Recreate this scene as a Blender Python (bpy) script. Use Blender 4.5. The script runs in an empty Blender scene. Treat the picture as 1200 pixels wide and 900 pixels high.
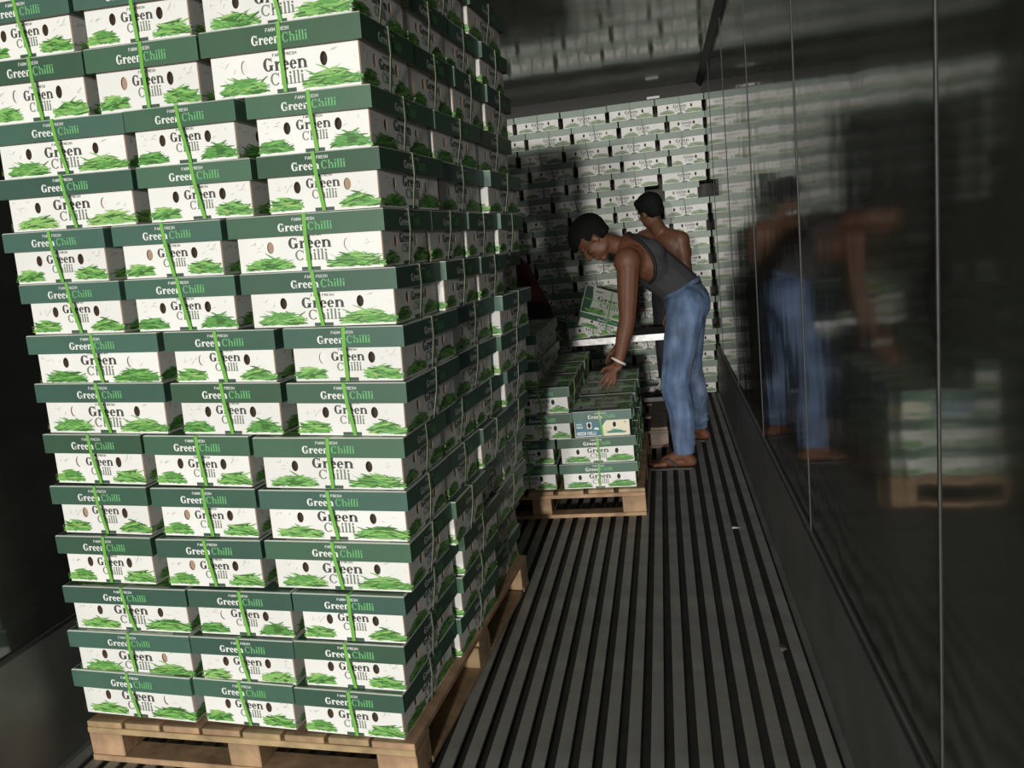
import bpy, bmesh, math, random
from mathutils import Vector, Matrix, Quaternion

random.seed(7)
SC = bpy.context.scene
COL = SC.collection

# ------------------------------------------------------------------ camera, world, light, exposure
CAM_H = 1.3216
F_PX = 931.45
cam_d = bpy.data.cameras.new('camera')
cam_d.sensor_fit = 'HORIZONTAL'
cam_d.sensor_width = 36.0
cam_d.lens = 36.0 * F_PX / 1200.0
cam_d.clip_start = 0.02
cam = bpy.data.objects.new('camera', cam_d)
COL.objects.link(cam)
yaw, pitch, roll = 0.1997, 0.1722, -0.1031
fw = Vector((-math.sin(yaw) * math.cos(pitch), math.cos(yaw) * math.cos(pitch), -math.sin(pitch)))
r0 = Vector((math.cos(yaw), math.sin(yaw), 0))
u0 = r0.cross(fw)
rr = r0 * math.cos(roll) + u0 * math.sin(roll)
uu = -r0 * math.sin(roll) + u0 * math.cos(roll)
cam.matrix_world = Matrix(((rr.x, uu.x, -fw.x, 0), (rr.y, uu.y, -fw.y, 0), (rr.z, uu.z, -fw.z, CAM_H), (0, 0, 0, 1)))
SC.camera = cam

world = bpy.data.worlds.new('world')
SC.world = world
world.use_nodes = True
bg = world.node_tree.nodes['Background']
bg.inputs[0].default_value = (0.80, 0.86, 0.82, 1)
bg.inputs[1].default_value = 0.90

SC.view_settings.view_transform = 'Standard'
SC.view_settings.look = 'None'
SC.view_settings.exposure = 0.10
SC.view_settings.gamma = 1.0
SC.view_settings.use_curve_mapping = False


def area_lamp(name, loc, target, size, power, color):
    d = bpy.data.lights.new(name, 'AREA')
    d.shape = 'DISK'
    d.size = size
    d.energy = power
    d.color = color
    o = bpy.data.objects.new(name, d)
    COL.objects.link(o)
    o.location = loc
    o.rotation_euler = (Vector(target) - Vector(loc)).to_track_quat('-Z', 'Y').to_euler()
    return o


# two floodlights of the loading bay, outside the open doors behind the camera
area_lamp('loading_bay_floodlight', (-2.10, -16.0, 2.50), (-0.5, 6.0, 1.2), 0.6, 1050, (1.0, 0.975, 0.93))
area_lamp('loading_bay_floodlight', (-0.25, -15.0, 2.30), (-0.5, 6.0, 1.2), 0.7, 1720, (1.0, 0.975, 0.93))

XR, XL = 0.389, -1.789          # side walls
YB, Y0 = 6.85, -1.3             # back wall, open door end
ZC = 2.45                       # ceiling

# ------------------------------------------------------------------ materials
def mat(name, col, rough=0.6, metal=0.0, spec=0.5, var=0.0, scale=20.0, bump=0.0, bscale=60.0, objvar=0.0, detail=3.0, coat=0.0, ior=None):
    m = bpy.data.materials.new(name)
    m.use_nodes = True
    nt = m.node_tree
    b = nt.nodes['Principled BSDF']
    b.inputs['Base Color'].default_value = (*col, 1)
    b.inputs['Roughness'].default_value = rough
    b.inputs['Metallic'].default_value = metal
    b.inputs['Specular IOR Level'].default_value = spec
    if ior: b.inputs['IOR'].default_value = ior
    if coat: b.inputs['Coat Weight'].default_value = coat
    tc = nt.nodes.new('ShaderNodeTexCoord')
    last = None
    if var > 0:
        n = nt.nodes.new('ShaderNodeTexNoise')
        n.inputs['Scale'].default_value = scale
        n.inputs['Detail'].default_value = detail
        nt.links.new(tc.outputs['Object'], n.inputs['Vector'])
        mr = nt.nodes.new('ShaderNodeMapRange')
        mr.inputs['From Min'].default_value = 0.25
        mr.inputs['From Max'].default_value = 0.75
        mr.inputs['To Min'].default_value = 1 - var
        mr.inputs['To Max'].default_value = 1 + var
        nt.links.new(n.outputs['Fac'], mr.inputs['Value'])
        last = mr.outputs['Result']
    if objvar > 0:
        oi = nt.nodes.new('ShaderNodeObjectInfo')
        mo = nt.nodes.new('ShaderNodeMapRange')
        mo.inputs['To Min'].default_value = 1 - objvar
        mo.inputs['To Max'].default_value = 1 + objvar
        nt.links.new(oi.outputs['Random'], mo.inputs['Value'])
        if last is None:
            last = mo.outputs['Result']
        else:
            mu = nt.nodes.new('ShaderNodeMath'); mu.operation = 'MULTIPLY'
            nt.links.new(last, mu.inputs[0]); nt.links.new(mo.outputs['Result'], mu.inputs[1])
            last = mu.outputs[0]
    if last is not None:
        hv = nt.nodes.new('ShaderNodeHueSaturation')
        hv.inputs['Color'].default_value = (*col, 1)
        nt.links.new(last, hv.inputs['Value'])
        if objvar > 0:
            mh = nt.nodes.new('ShaderNodeMapRange')
            mh.inputs['To Min'].default_value = 0.5 - objvar * 0.12
            mh.inputs['To Max'].default_value = 0.5 + objvar * 0.16
            mm = nt.nodes.new('ShaderNodeMath'); mm.operation = 'FRACT'
            m7 = nt.nodes.new('ShaderNodeMath'); m7.operation = 'MULTIPLY'; m7.inputs[1].default_value = 7.31
            nt.links.new(oi.outputs['Random'], m7.inputs[0]); nt.links.new(m7.outputs[0], mm.inputs[0])
            nt.links.new(mm.outputs[0], mh.inputs['Value']); nt.links.new(mh.outputs['Result'], hv.inputs['Hue'])
        nt.links.new(hv.outputs['Color'], b.inputs['Base Color'])
    if bump > 0:
        n2 = nt.nodes.new('ShaderNodeTexNoise')
        n2.inputs['Scale'].default_value = bscale
        n2.inputs['Detail'].default_value = 3
        nt.links.new(tc.outputs['Object'], n2.inputs['Vector'])
        bp = nt.nodes.new('ShaderNodeBump')
        bp.inputs['Strength'].default_value = 1.0
        bp.inputs['Distance'].default_value = bump
        nt.links.new(n2.outputs['Fac'], bp.inputs['Height'])
        nt.links.new(bp.outputs['Normal'], b.inputs['Normal'])
    return m


def panel_mat(name, col, rough, ior, dist, sc):
    """glossy lining panel, slightly buckled, smeared with dirt"""
    m = mat(name, col, rough, 0.0, 0.5, var=0.35, scale=3.0, bump=0.0, ior=ior)
    nt = m.node_tree
    b = nt.nodes['Principled BSDF']
    tc = nt.nodes.new('ShaderNodeTexCoord')
    mp = nt.nodes.new('ShaderNodeMapping')
    mp.inputs['Scale'].default_value = sc
    nt.links.new(tc.outputs['Object'], mp.inputs['Vector'])
    n = nt.nodes.new('ShaderNodeTexNoise')
    n.inputs['Scale'].default_value = 1.0
    n.inputs['Detail'].default_value = 2.0
    nt.links.new(mp.outputs['Vector'], n.inputs['Vector'])
    bp = nt.nodes.new('ShaderNodeBump')
    bp.inputs['Distance'].default_value = dist
    nt.links.new(n.outputs['Fac'], bp.inputs['Height'])
    nt.links.new(bp.outputs['Normal'], b.inputs['Normal'])
    n2 = nt.nodes.new('ShaderNodeTexNoise')
    n2.inputs['Scale'].default_value = 2.2
    n2.inputs['Detail'].default_value = 6
    nt.links.new(tc.outputs['Object'], n2.inputs['Vector'])
    mr = nt.nodes.new('ShaderNodeMapRange')
    mr.inputs['To Min'].default_value = rough * 0.6
    mr.inputs['To Max'].default_value = rough * 1.6
    nt.links.new(n2.outputs['Fac'], mr.inputs['Value'])
    nt.links.new(mr.outputs['Result'], b.inputs['Roughness'])
    return m


M = {}
M['wall'] = panel_mat('lining_panel', (0.060, 0.061, 0.052), 0.075, 1.75, 0.0032, (3.2, 3.2, 1.8))
M['ceil'] = panel_mat('ceiling_panel', (0.42, 0.42, 0.37), 0.09, 1.75, 0.003, (3, 2, 2))
M['kick'] = mat('kick_plate_metal', (0.17, 0.17, 0.155), 0.5, 0.25, var=0.25, scale=5, bump=0.0008, bscale=9)
M['joint'] = mat('joint_strip_metal', (0.045, 0.045, 0.041), 0.6, 0.0, var=0.3, scale=30)
M['matte'] = mat('end_wall_paint', (0.06, 0.06, 0.053), 0.8)
M['bar'] = mat('floor_bar_aluminium', (0.29, 0.285, 0.26), 0.55, 0.10, var=0.28, scale=7, bump=0.0006, bscale=50, detail=6)
M['pan'] = mat('floor_pan', (0.055, 0.053, 0.044), 0.7, var=0.3, scale=10)
M['carton'] = mat('carton_white', (0.78, 0.77, 0.735), 0.55, spec=0.35, var=0.05, scale=6, objvar=0.05)
M['kraft'] = mat('carton_kraft', (0.32, 0.21, 0.13), 0.8, var=0.1)
M['lid'] = mat('lid_green', (0.055, 0.118, 0.078), 0.42, spec=0.45, var=0.10, scale=7, objvar=0.22)
M['lidtop'] = mat('lid_top', (0.55, 0.58, 0.52), 0.5, var=0.08, scale=8, objvar=0.1)
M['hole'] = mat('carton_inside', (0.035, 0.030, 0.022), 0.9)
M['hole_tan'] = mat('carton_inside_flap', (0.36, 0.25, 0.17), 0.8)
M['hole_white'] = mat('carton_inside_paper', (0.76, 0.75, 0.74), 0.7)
M['strap'] = mat('strap_green', (0.17, 0.45, 0.075), 0.36, spec=0.5)
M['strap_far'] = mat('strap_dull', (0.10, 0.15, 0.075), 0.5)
M['lid_far'] = mat('lid_pale', (0.165, 0.225, 0.170), 0.45, var=0.12, scale=7, objvar=0.2)  # paler, greyer green than the near lids, for the far end cartons
M['ink'] = mat('ink_dark', (0.055, 0.058, 0.052), 0.6)
M['ink2'] = mat('ink_grey_green', (0.17, 0.20, 0.16), 0.6)
M['inkpale'] = mat('ink_pale', (0.55, 0.55, 0.49), 0.6)
M['white'] = mat('ink_white', (0.80, 0.81, 0.77), 0.5)
M['lime'] = mat('ink_lid_green', (0.14, 0.42, 0.16), 0.5)
M['tab'] = mat('ink_tab', (0.045, 0.085, 0.06), 0.5)
M['g1'] = mat('ink_chilli_dark', (0.045, 0.145, 0.025), 0.5)
M['g2'] = mat('ink_chilli', (0.105, 0.31, 0.065), 0.5)
M['g3'] = mat('ink_chilli_light', (0.22, 0.47, 0.12), 0.5)
M['g4'] = mat('ink_chilli_yellow', (0.30, 0.50, 0.15), 0.5)
M['blue'] = mat('ink_blue', (0.045, 0.15, 0.20), 0.5)
M['cream'] = mat('ink_cream', (0.74, 0.70, 0.50), 0.5)
M['teal'] = mat('ink_teal', (0.05, 0.20, 0.17), 0.5)
M['wood'] = mat('pallet_wood', (0.37, 0.245, 0.135), 0.75, var=0.45, scale=13, bump=0.0012, bscale=35, objvar=0.09, detail=7)
M['wood2'] = mat('pallet_wood_grey', (0.17, 0.13, 0.10), 0.8, var=0.28, scale=9, bump=0.0012, bscale=35, objvar=0.18, detail=7)
M['skin'] = mat('skin', (0.125, 0.050, 0.024), 0.6, var=0.12, scale=14, bump=0.0006, bscale=70)
M['skin2'] = mat('skin_other', (0.120, 0.053, 0.027), 0.56, var=0.12, scale=14)
M['nail'] = mat('nail', (0.42, 0.24, 0.18), 0.35)
M['hair'] = mat('hair', (0.005, 0.005, 0.005), 0.75, spec=0.2, var=0.4, scale=60, bump=0.006, bscale=110)
M['tank'] = mat('tank_top_jersey', (0.033, 0.033, 0.035), 0.85, var=0.18, scale=40, bump=0.002, bscale=18)
M['trim'] = mat('tank_top_binding', (0.006, 0.006, 0.008), 0.8)
M['denim'] = mat('denim', (0.095, 0.145, 0.250), 0.85, var=0.5, scale=9, bump=0.007, bscale=17, detail=9)
_nt = M['denim'].node_tree
_hs = [n for n in _nt.nodes if n.type == 'HUE_SAT'][0]
_tc = [n for n in _nt.nodes if n.type == 'TEX_COORD'][0]
_mp = _nt.nodes.new('ShaderNodeMapping'); _mp.inputs['Scale'].default_value = (22, 22, 3.5)
_nz = _nt.nodes.new('ShaderNodeTexNoise'); _nz.inputs['Scale'].default_value = 1.0; _nz.inputs['Detail'].default_value = 5
_nt.links.new(_tc.outputs['Object'], _mp.inputs['Vector']); _nt.links.new(_mp.outputs['Vector'], _nz.inputs['Vector'])
_cr = _nt.nodes.new('ShaderNodeValToRGB')
_cr.color_ramp.elements[0].position = 0.42; _cr.color_ramp.elements[0].color = (0.075, 0.120, 0.215, 1)
_cr.color_ramp.elements[1].position = 0.72; _cr.color_ramp.elements[1].color = (0.150, 0.205, 0.305, 1)
_nt.links.new(_nz.outputs['Fac'], _cr.inputs['Fac']); _nt.links.new(_cr.outputs['Color'], _hs.inputs['Color'])
M['darkcloth'] = mat('dark_trousers', (0.018, 0.019, 0.023), 0.9, var=0.2, bump=0.003, bscale=18)
M['red'] = mat('maroon_shirt', (0.075, 0.010, 0.012), 0.85, var=0.2, bump=0.004, bscale=14)
M['rubber'] = mat('sandal_rubber', (0.035, 0.032, 0.030), 0.7)
M['bracelet'] = mat('bracelet', (0.72, 0.66, 0.58), 0.4)
M['eye'] = mat('eye', (0.16, 0.14, 0.12), 0.4)
M['alu'] = mat('bare_aluminium', (0.36, 0.36, 0.35), 0.32, 0.6, var=0.15, scale=15, bump=0.001, bscale=30)
M['steel'] = mat('dull_steel', (0.09, 0.09, 0.09), 0.5, 0.5, var=0.2)
M['paper'] = mat('paper', (0.82, 0.82, 0.80), 0.7)
M['leaf'] = mat('dry_leaf', (0.22, 0.20, 0.15), 0.8, var=0.2)
m = mat('clear_film', (0.65, 0.62, 0.56), 0.18, spec=0.6)
m.node_tree.nodes['Principled BSDF'].inputs['Transmission Weight'].default_value = 0.7
M['film'] = m


# ------------------------------------------------------------------ helpers
def link(name, mesh, parent=None, mw=None):
    o = bpy.data.objects.new(name, mesh)
    COL.objects.link(o)
    if parent is not None:
        o.parent = parent
    if mw is not None:
        o.matrix_local = mw
    return o


def tag(o, label=None, cat=None, group=None, kind=None):
    if label: o['label'] = label
    if cat: o['category'] = cat
    if group: o['group'] = group
    if kind: o['kind'] = kind
    return o


class MB:
    """collects polygons with a material key, builds one mesh"""
    def __init__(s):
        s.v, s.f, s.k = [], [], []

    def poly(s, pts, k=0):
        i = len(s.v)
        s.v += [tuple(p) for p in pts]
        s.f.append(list(range(i, i + len(pts))))
        s.k.append(k)

    def box(s, lo, hi, k=0, skip=()):
        x0, y0, z0 = lo; x1, y1, z1 = hi
        i = len(s.v)
        s.v += [(x0, y0, z0), (x1, y0, z0), (x1, y1, z0), (x0, y1, z0), (x0, y0, z1), (x1, y0, z1), (x1, y1, z1), (x0, y1, z1)]
        for n, q in (('-z', (0, 3, 2, 1)), ('+z', (4, 5, 6, 7)), ('-y', (0, 1, 5, 4)), ('+x', (1, 2, 6, 5)), ('+y', (2, 3, 7, 6)), ('-x', (3, 0, 4, 7))):
            if n not in skip:
                s.f.append([i + j for j in q]); s.k.append(k)

    def mesh(s, name, mats, smooth=False, bevel=0.0):
        keys = []
        for k in s.k:
            if k not in keys: keys.append(k)
        me = bpy.data.meshes.new(name)
        me.from_pydata(s.v, [], s.f)
        for k in keys:
            me.materials.append(mats[k] if isinstance(mats, dict) else (mats[k] if isinstance(mats, (list, tuple)) else mats))
        idx = {k: i for i, k in enumerate(keys)}
        for p, k in zip(me.polygons, s.k):
            p.material_index = idx[k]
        if bevel > 0:
            bm = bmesh.new(); bm.from_mesh(me)
            bmesh.ops.remove_doubles(bm, verts=bm.verts, dist=1e-6)
            bmesh.ops.bevel(bm, geom=list(bm.edges), offset=bevel, segments=1, affect='EDGES', profile=0.5)
            bm.to_mesh(me); bm.free()
        if smooth:
            for p in me.polygons: p.use_smooth = True
        me.update()
        return me


def boxmesh(name, size, material, bevel=0.002):
    b = MB()
    x, y, z = size
    b.box((-x / 2, -y / 2, 0), (x / 2, y / 2, z))
    return b.mesh(name, [material], bevel=bevel)


def T(x, y, z):
    return Matrix.Translation((x, y, z))


# ------------------------------------------------------------------ the container shell
b = MB(); b.box((XL - 0.06, Y0, -0.07), (XR + 0.06, YB + 0.05, -0.040))
floor = tag(link('floor', b.mesh('floor', [M['pan']])), 'dark ribbed metal container floor running to the stacked cartons', kind='structure')
RIB, RX0 = 0.0607, -0.0971
b = MB()
hw, hl = 0.0172, (YB - Y0) / 2
# T section: wide head on a narrow web
b.box((-hw, -hl, -0.009), (hw, hl, 0.0))
b.box((-0.004, -hl, -0.040), (0.004, hl, -0.009))
barme = b.mesh('floor_bar', [M['bar']], bevel=0.0012)
k = -40
while k < 40:
    x = RX0 + k * RIB
    if XL + 0.03 < x < XR - 0.03:
        link('floor_bar', barme, floor, T(x, (YB + Y0) / 2, 0))
    k += 1

SEAMS = [Y0, 0.10, 1.253, 2.423, 3.567, 4.73, 5.88, YB]


def side_wall(name, x, sgn, label):
    b = MB()
    xa, xb = (x + 0.006, x + 0.06) if sgn > 0 else (x - 0.06, x - 0.006)
    b.box((xa, Y0, -0.04), (xb, YB, ZC + 0.05))
    w = tag(link(name, b.mesh(name, [M['pan']])), label, kind='structure')
    for a, c in zip(SEAMS[:-1], SEAMS[1:]):
        q = MB()
        if sgn > 0: q.box((0, a + 0.002, 0.0), (0.008, c - 0.002, ZC))
        else: q.box((-0.008, a + 0.002, 0.0), (0, c - 0.002, ZC))
        link('panel', q.mesh('panel', [M['wall']]), w, T(x, 0, 0))
    for s in SEAMS[1:-1]:
        q = MB()
        t = 0.0025
        if sgn > 0: q.box((-t, -0.0035, 0.0), (0.004, 0.0035, ZC))
        else: q.box((-0.004, -0.005, 0.0), (t, 0.005, ZC))
        link('joint_strip', q.mesh('joint_strip', [M['joint']], bevel=0.0008), w, T(x, s, 0))
    return w


side_wall('wall_right', XR, 1, 'dark glossy lining panels mirroring the cartons, right of the aisle')
side_wall('wall_left', XL, -1, 'dark lining panels in shadow behind the near pallet stack')
for nm, x, s in (('baseboard_right', XR, -1), ('baseboard_left', XL, 1)):
    b = MB()
    b.poly([(0, Y0, 0.376), (0, YB, 0.376), (s * 0.012, YB, 0.372), (s * 0.012, Y0, 0.372)])
    b.poly([(s * 0.012, Y0, 0.372), (s * 0.012, YB, 0.372), (s * 0.016, YB, 0.0), (s * 0.016, Y0, 0.0)])
    b.poly([(s * 0.016, Y0, 0.0), (s * 0.016, YB, 0.0), (s * 0.034, YB, -0.010), (s * 0.034, Y0, -0.010)])
    b.poly([(s * 0.034, Y0, -0.010), (s * 0.034, YB, -0.010), (s * 0.034, YB, -0.040), (s * 0.034, Y0, -0.040)])
    o = tag(link(nm, b.mesh(nm, [M['kick']]), None, T(x, 0, 0)), 'dull metal kick plate along the foot of the %s wall' % nm.split('_')[1], kind='structure')
    q = MB()
    q.box((-0.002, Y0, 0.368), (0.002, YB, 0.378))
    link('edge_strip', q.mesh('edge_strip', [M['joint']]), o, T(s * 0.011, 0, 0))

b = MB(); b.box((XL - 0.06, Y0, ZC + 0.010), (XR + 0.06, YB + 0.05, ZC + 0.06))
ceiling = tag(link('ceiling', b.mesh('ceiling', [M['pan']])), 'dark glossy ceiling panels reflecting the back stack', kind='structure')
for a, c in zip(SEAMS[:-1], SEAMS[1:]):
    q = MB(); q.box((XL, a + 0.0015, 0), (XR, c - 0.0015, 0.010))
    link('ceiling_panel', q.mesh('ceiling_panel', [M['ceil']]), ceiling, T(0, 0, ZC))
b = MB(); b.box((XL - 0.05, YB, -0.04), (XR + 0.05, YB + 0.05, ZC + 0.05))
tag(link('wall_back', b.mesh('wall_back', [M['matte']])), 'dark end wall hidden behind the stacked cartons', kind='structure')
for nm, x, s in (('trim_1', XR, -1), ('trim_2', XL, 1)):
    b = MB()
    c = 0.035
    b.poly([(0, Y0, -c), (0, YB, -c), (s * 0.004, YB, -c), (s * 0.004, Y0, -c)])
    b.poly([(s * 0.004, Y0, -c), (s * 0.004, YB, -c), (s * c, YB, -0.004), (s * c, Y0, -0.004)])
    b.poly([(s * c, Y0, -0.004), (s * c, YB, -0.004), (s * c, YB, 0), (s * c, Y0, 0)])
    tag(link(nm, b.mesh(nm, [M['joint']]), None, T(x, 0, ZC)), 'metal cove strip where the %s wall meets the ceiling' % ('right' if s < 0 else 'left'), kind='structure')


# ------------------------------------------------------------------ lettering drawn as polygons
def ring(cx, cy, rx, ry, a0, a1, tx, ty, n=14):
    out = []
    for i in range(n):
        p, q = (math.radians(a0 + (a1 - a0) * j / n) for j in (i, i + 1))
        out.append([(cx + rx * math.cos(p), cy + ry * math.sin(p)), (cx + rx * math.cos(q), cy + ry * math.sin(q)),
                    (cx + (rx - tx) * math.cos(q), cy + (ry - ty) * math.sin(q)), (cx + (rx - tx) * math.cos(p), cy + (ry - ty) * math.sin(p))])
    return out


def rct(x0, y0, x1, y1):
    return [(x0, y0), (x1, y0), (x1, y1), (x0, y1)]


def disc(cx, cy, r, n=10):
    return [(cx + r * math.cos(2 * math.pi * i / n), cy + r * math.sin(2 * math.pi * i / n)) for i in range(n)]


def serif_glyph(ch, s):
    """polygons and advance; s = stem weight, cap height 0.72, x height 0.5"""
    t, f = 0.055, 0.045
    o = 0.05
    P = []
    if ch == 'G':
        P += ring(0.36, 0.36, 0.35, 0.37, 42, 330, s * 1.1, t + 0.01, 20)
        P += [rct(0.60, 0.47, 0.645, 0.73), rct(0.68 - s, 0.03, 0.68, 0.32), rct(0.62 - s, 0.28, 0.75, 0.33)]
        return P, 0.80
    if ch == 'C':
        P += ring(0.36, 0.36, 0.35, 0.37, 42, 322, s * 1.1, t + 0.01, 20)
        P += [rct(0.60, 0.47, 0.645, 0.73)]
        return P, 0.74
    if ch == 'e':
        P += ring(0.26, 0.245, 0.25, 0.26, 0, 322, s * 0.95, t, 16)
        P += [rct(0.10, 0.235, 0.49, 0.285)]
        return P, 0.54
    top = 0.75 if ch in 'hl' else 0.50
    P += [rct(0.07, 0, 0.07 + s, top), rct(0.07 - o, 0, 0.07 + s + o, f), rct(0.07 - o, top - f, 0.07 + s * 0.5, top)]
    if ch == 'r':
        P += ring(0.07 + s + 0.12, 0.30, 0.16, 0.20, 50, 170, 0.08, 0.09, 8)
        P += [disc(0.07 + s + 0.21, 0.40, 0.075)]
        return P, 0.36 + s
    if ch in 'nh':
        P += ring(0.07 + s + 0.10, 0.29, 0.10 + s, 0.22, 0, 165, s, 0.085, 12)
        x = 0.07 + s + 0.20
        P += [rct(x, 0, x + s, 0.30), rct(x - o, 0, x + s + o, f)]
        return P, x + s + 0.08
    if ch == 'i':
        P += [disc(0.07 + s / 2, 0.655, 0.085)]
    return P, 0.07 + s + 0.085


SANS = {'F': [(0, 0, 0, 1), (0, 1, .55, 1), (0, .52, .45, .52)], 'A': [(0, 0, .3, 1), (.3, 1, .6, 0), (.12, .35, .48, .35)],
        'R': [(0, 0, 0, 1), (0, 1, .5, .95), (.5, .95, .5, .55), (.5, .55, 0, .5), (.2, .5, .55, 0)], 'M': [(0, 0, 0, 1), (0, 1, .35, .3), (.35, .3, .7, 1), (.7, 1, .7, 0)],
        'E': [(0, 0, 0, 1), (0, 1, .52, 1), (0, .52, .45, .52), (0, 0, .52, 0)], 'S': [(.52, .92, .1, 1), (.1, 1, .02, .62), (.02, .62, .5, .42), (.5, .42, .46, .03), (.46, .03, 0, .06)],
        'H': [(0, 0, 0, 1), (.58, 0, .58, 1), (0, .5, .58, .5)], 'G': [(.55, .85, .3, 1), (.3, 1, 0, .75), (0, .75, 0, .25), (0, .25, .3, 0), (.3, 0, .56, .15), (.56, .15, .56, .45), (.56, .45, .3, .45)],
        'N': [(0, 0, 0, 1), (0, 1, .58, 0), (.58, 0, .58, 1)], 'C': [(.55, .85, .3, 1), (.3, 1, 0, .75), (0, .75, 0, .25), (0, .25, .3, 0), (.3, 0, .55, .15)],
        'I': [(.05, 0, .05, 1)], 'L': [(0, 0, 0, 1), (0, 0, .5, 0)], ' ': []}


def sans_text(txt, w=0.17):
    out, x = [], 0
    for ch in txt:
        for (a, b_, c, d) in SANS[ch]:
            dx, dy = c - a, d - b_
            l = math.hypot(dx, dy)
            ex, ey = dx / l * w / 2, dy / l * w / 2
            nx, ny = -dy / l * w / 2, dx / l * w / 2
            out.append([(x + a - ex + nx, b_ - ey + ny), (x + a - ex - nx, b_ - ey - ny), (x + c + ex - nx, d + ey - ny), (x + c + ex + nx, d + ey + ny)])
        x += {'M': .98, 'I': .4, ' ': .5}.get(ch, .84)
    return out, x - .26


def serif_text(txt, s):
    out, x = [], 0
    for ch in txt:
        P, adv = serif_glyph(ch, s)
        out += [[(px + x, py) for px, py in q] for q in P]
        x += adv
    return out, x


TXT = {'green': serif_text('Green', 0.195), 'chilli_thin': serif_text('Chilli', 0.125), 'chilli': serif_text('Chilli', 0.16), 'farm': sans_text('FARM FRESH')}


class Face:
    """draws flat print on a side: origin point, u axis, outward normal; v is up"""
    def __init__(s, mb, org, u, v, n):
        s.mb, s.o, s.u, s.v, s.n = mb, Vector(org), Vector(u), Vector(v), Vector(n)
        s.d = 0.0004

    def poly(s, pts, k, lift=0.0):
        q = [s.o + s.u * x + s.v * y + s.n * (s.d + lift) for x, y in pts]
        # keep winding outward
        if len(q) >= 3:
            nn = (q[1] - q[0]).cross(q[2] - q[0])
            if nn.dot(s.n) < 0: q.reverse()
        s.mb.poly(q, k)

    def text(s, key, x, y, cap, k, width=None, align='c', lift=0.0002):
        P, w = TXT[key]
        unit = 1.0 if key == 'farm' else 0.72
        sy = cap / unit
        sx = (width / w) if width else sy
        x0 = x - w * sx / 2 if align == 'c' else x
        for q in P:
            s.poly([(x0 + px * sx, y + py * sy) for px, py in q], k, lift)


def chilli_pile(face, x0, x1, y0, h, rng, n=34, keys=('g1', 'g2', 'g3', 'g4')):
    n = int(n * 1.9)
    w = x1 - x0
    face.poly([(x0 + w * (0.5 + 0.47 * math.cos(a)), y0 + h * 0.06 + max(0, math.sin(a)) * h * 0.74) for a in [i * math.pi / 9 for i in range(10)]], keys[0], 0.0)
    for i in range(n):
        t = rng.random()
        cx = x0 + w * (0.08 + 0.84 * rng.random())
        dome = 1 - abs((cx - (x0 + w / 2)) / (w / 2)) ** 2.2
        cy = y0 + h * (0.08 + 0.78 * dome * rng.random())
        ln = w * (0.26 + 0.26 * rng.random())
        an = rng.gauss(0, 0.22)
        th = h * (0.046 + 0.026 * rng.random())
        bend = rng.uniform(-0.22, 0.22)
        up, dn = [], []
        for j in range(5):
            q = j / 4
            px = (q - 0.5) * ln
            py = bend * ln * ((q - 0.5) ** 2 - 0.1)
            hw_ = th * (0.55 + 0.45 * math.sin(min(1, q * 1.4) * math.pi)) * (1 - 0.85 * max(0, q - 0.45) / 0.55)
            if j == 0: hw_ = th * 0.4
            ca, sa = math.cos(an), math.sin(an)
            if t < 0.5: px = -px
            for lst, sg in ((up, 1), (dn, -1)):
                X = cx + px * ca - (py + sg * hw_) * sa
                Y = cy + px * sa + (py + sg * hw_) * ca
                X = min(max(X, x0 - w * 0.06), x1 + w * 0.06)
                Y = max(Y, y0)
                lst.append((X, Y))
        k = rng.choices(keys, (3.5, 5, 4.5, 1.2))[0]
        face.poly(up + dn[::-1], k, 0.000012 * (i + 2))


# ------------------------------------------------------------------ the carton (canonical: long axis x, 0.395 x 0.305 x 0.130)
BL, BW, BH = 0.395, 0.305, 0.130
INS = 0.0135
LIDH = 0.049
bl, bw = BL - 2 * INS, BW - 2 * INS


def sides(L, W):
    """four sides: (origin at bottom centre, u, normal, width, is_long)"""
    return [((0, -W / 2, 0), (1, 0, 0), (0, -1, 0), L, True), ((0, W / 2, 0), (-1, 0, 0), (0, 1, 0), L, True),
            ((L / 2, 0, 0), (0, 1, 0), (1, 0, 0), W, False), ((-L / 2, 0, 0), (0, -1, 0), (-1, 0, 0), W, False)]


HOLE_Z = 0.056


def hole_x(long):
    return 0.098 if long else 0.063


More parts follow.
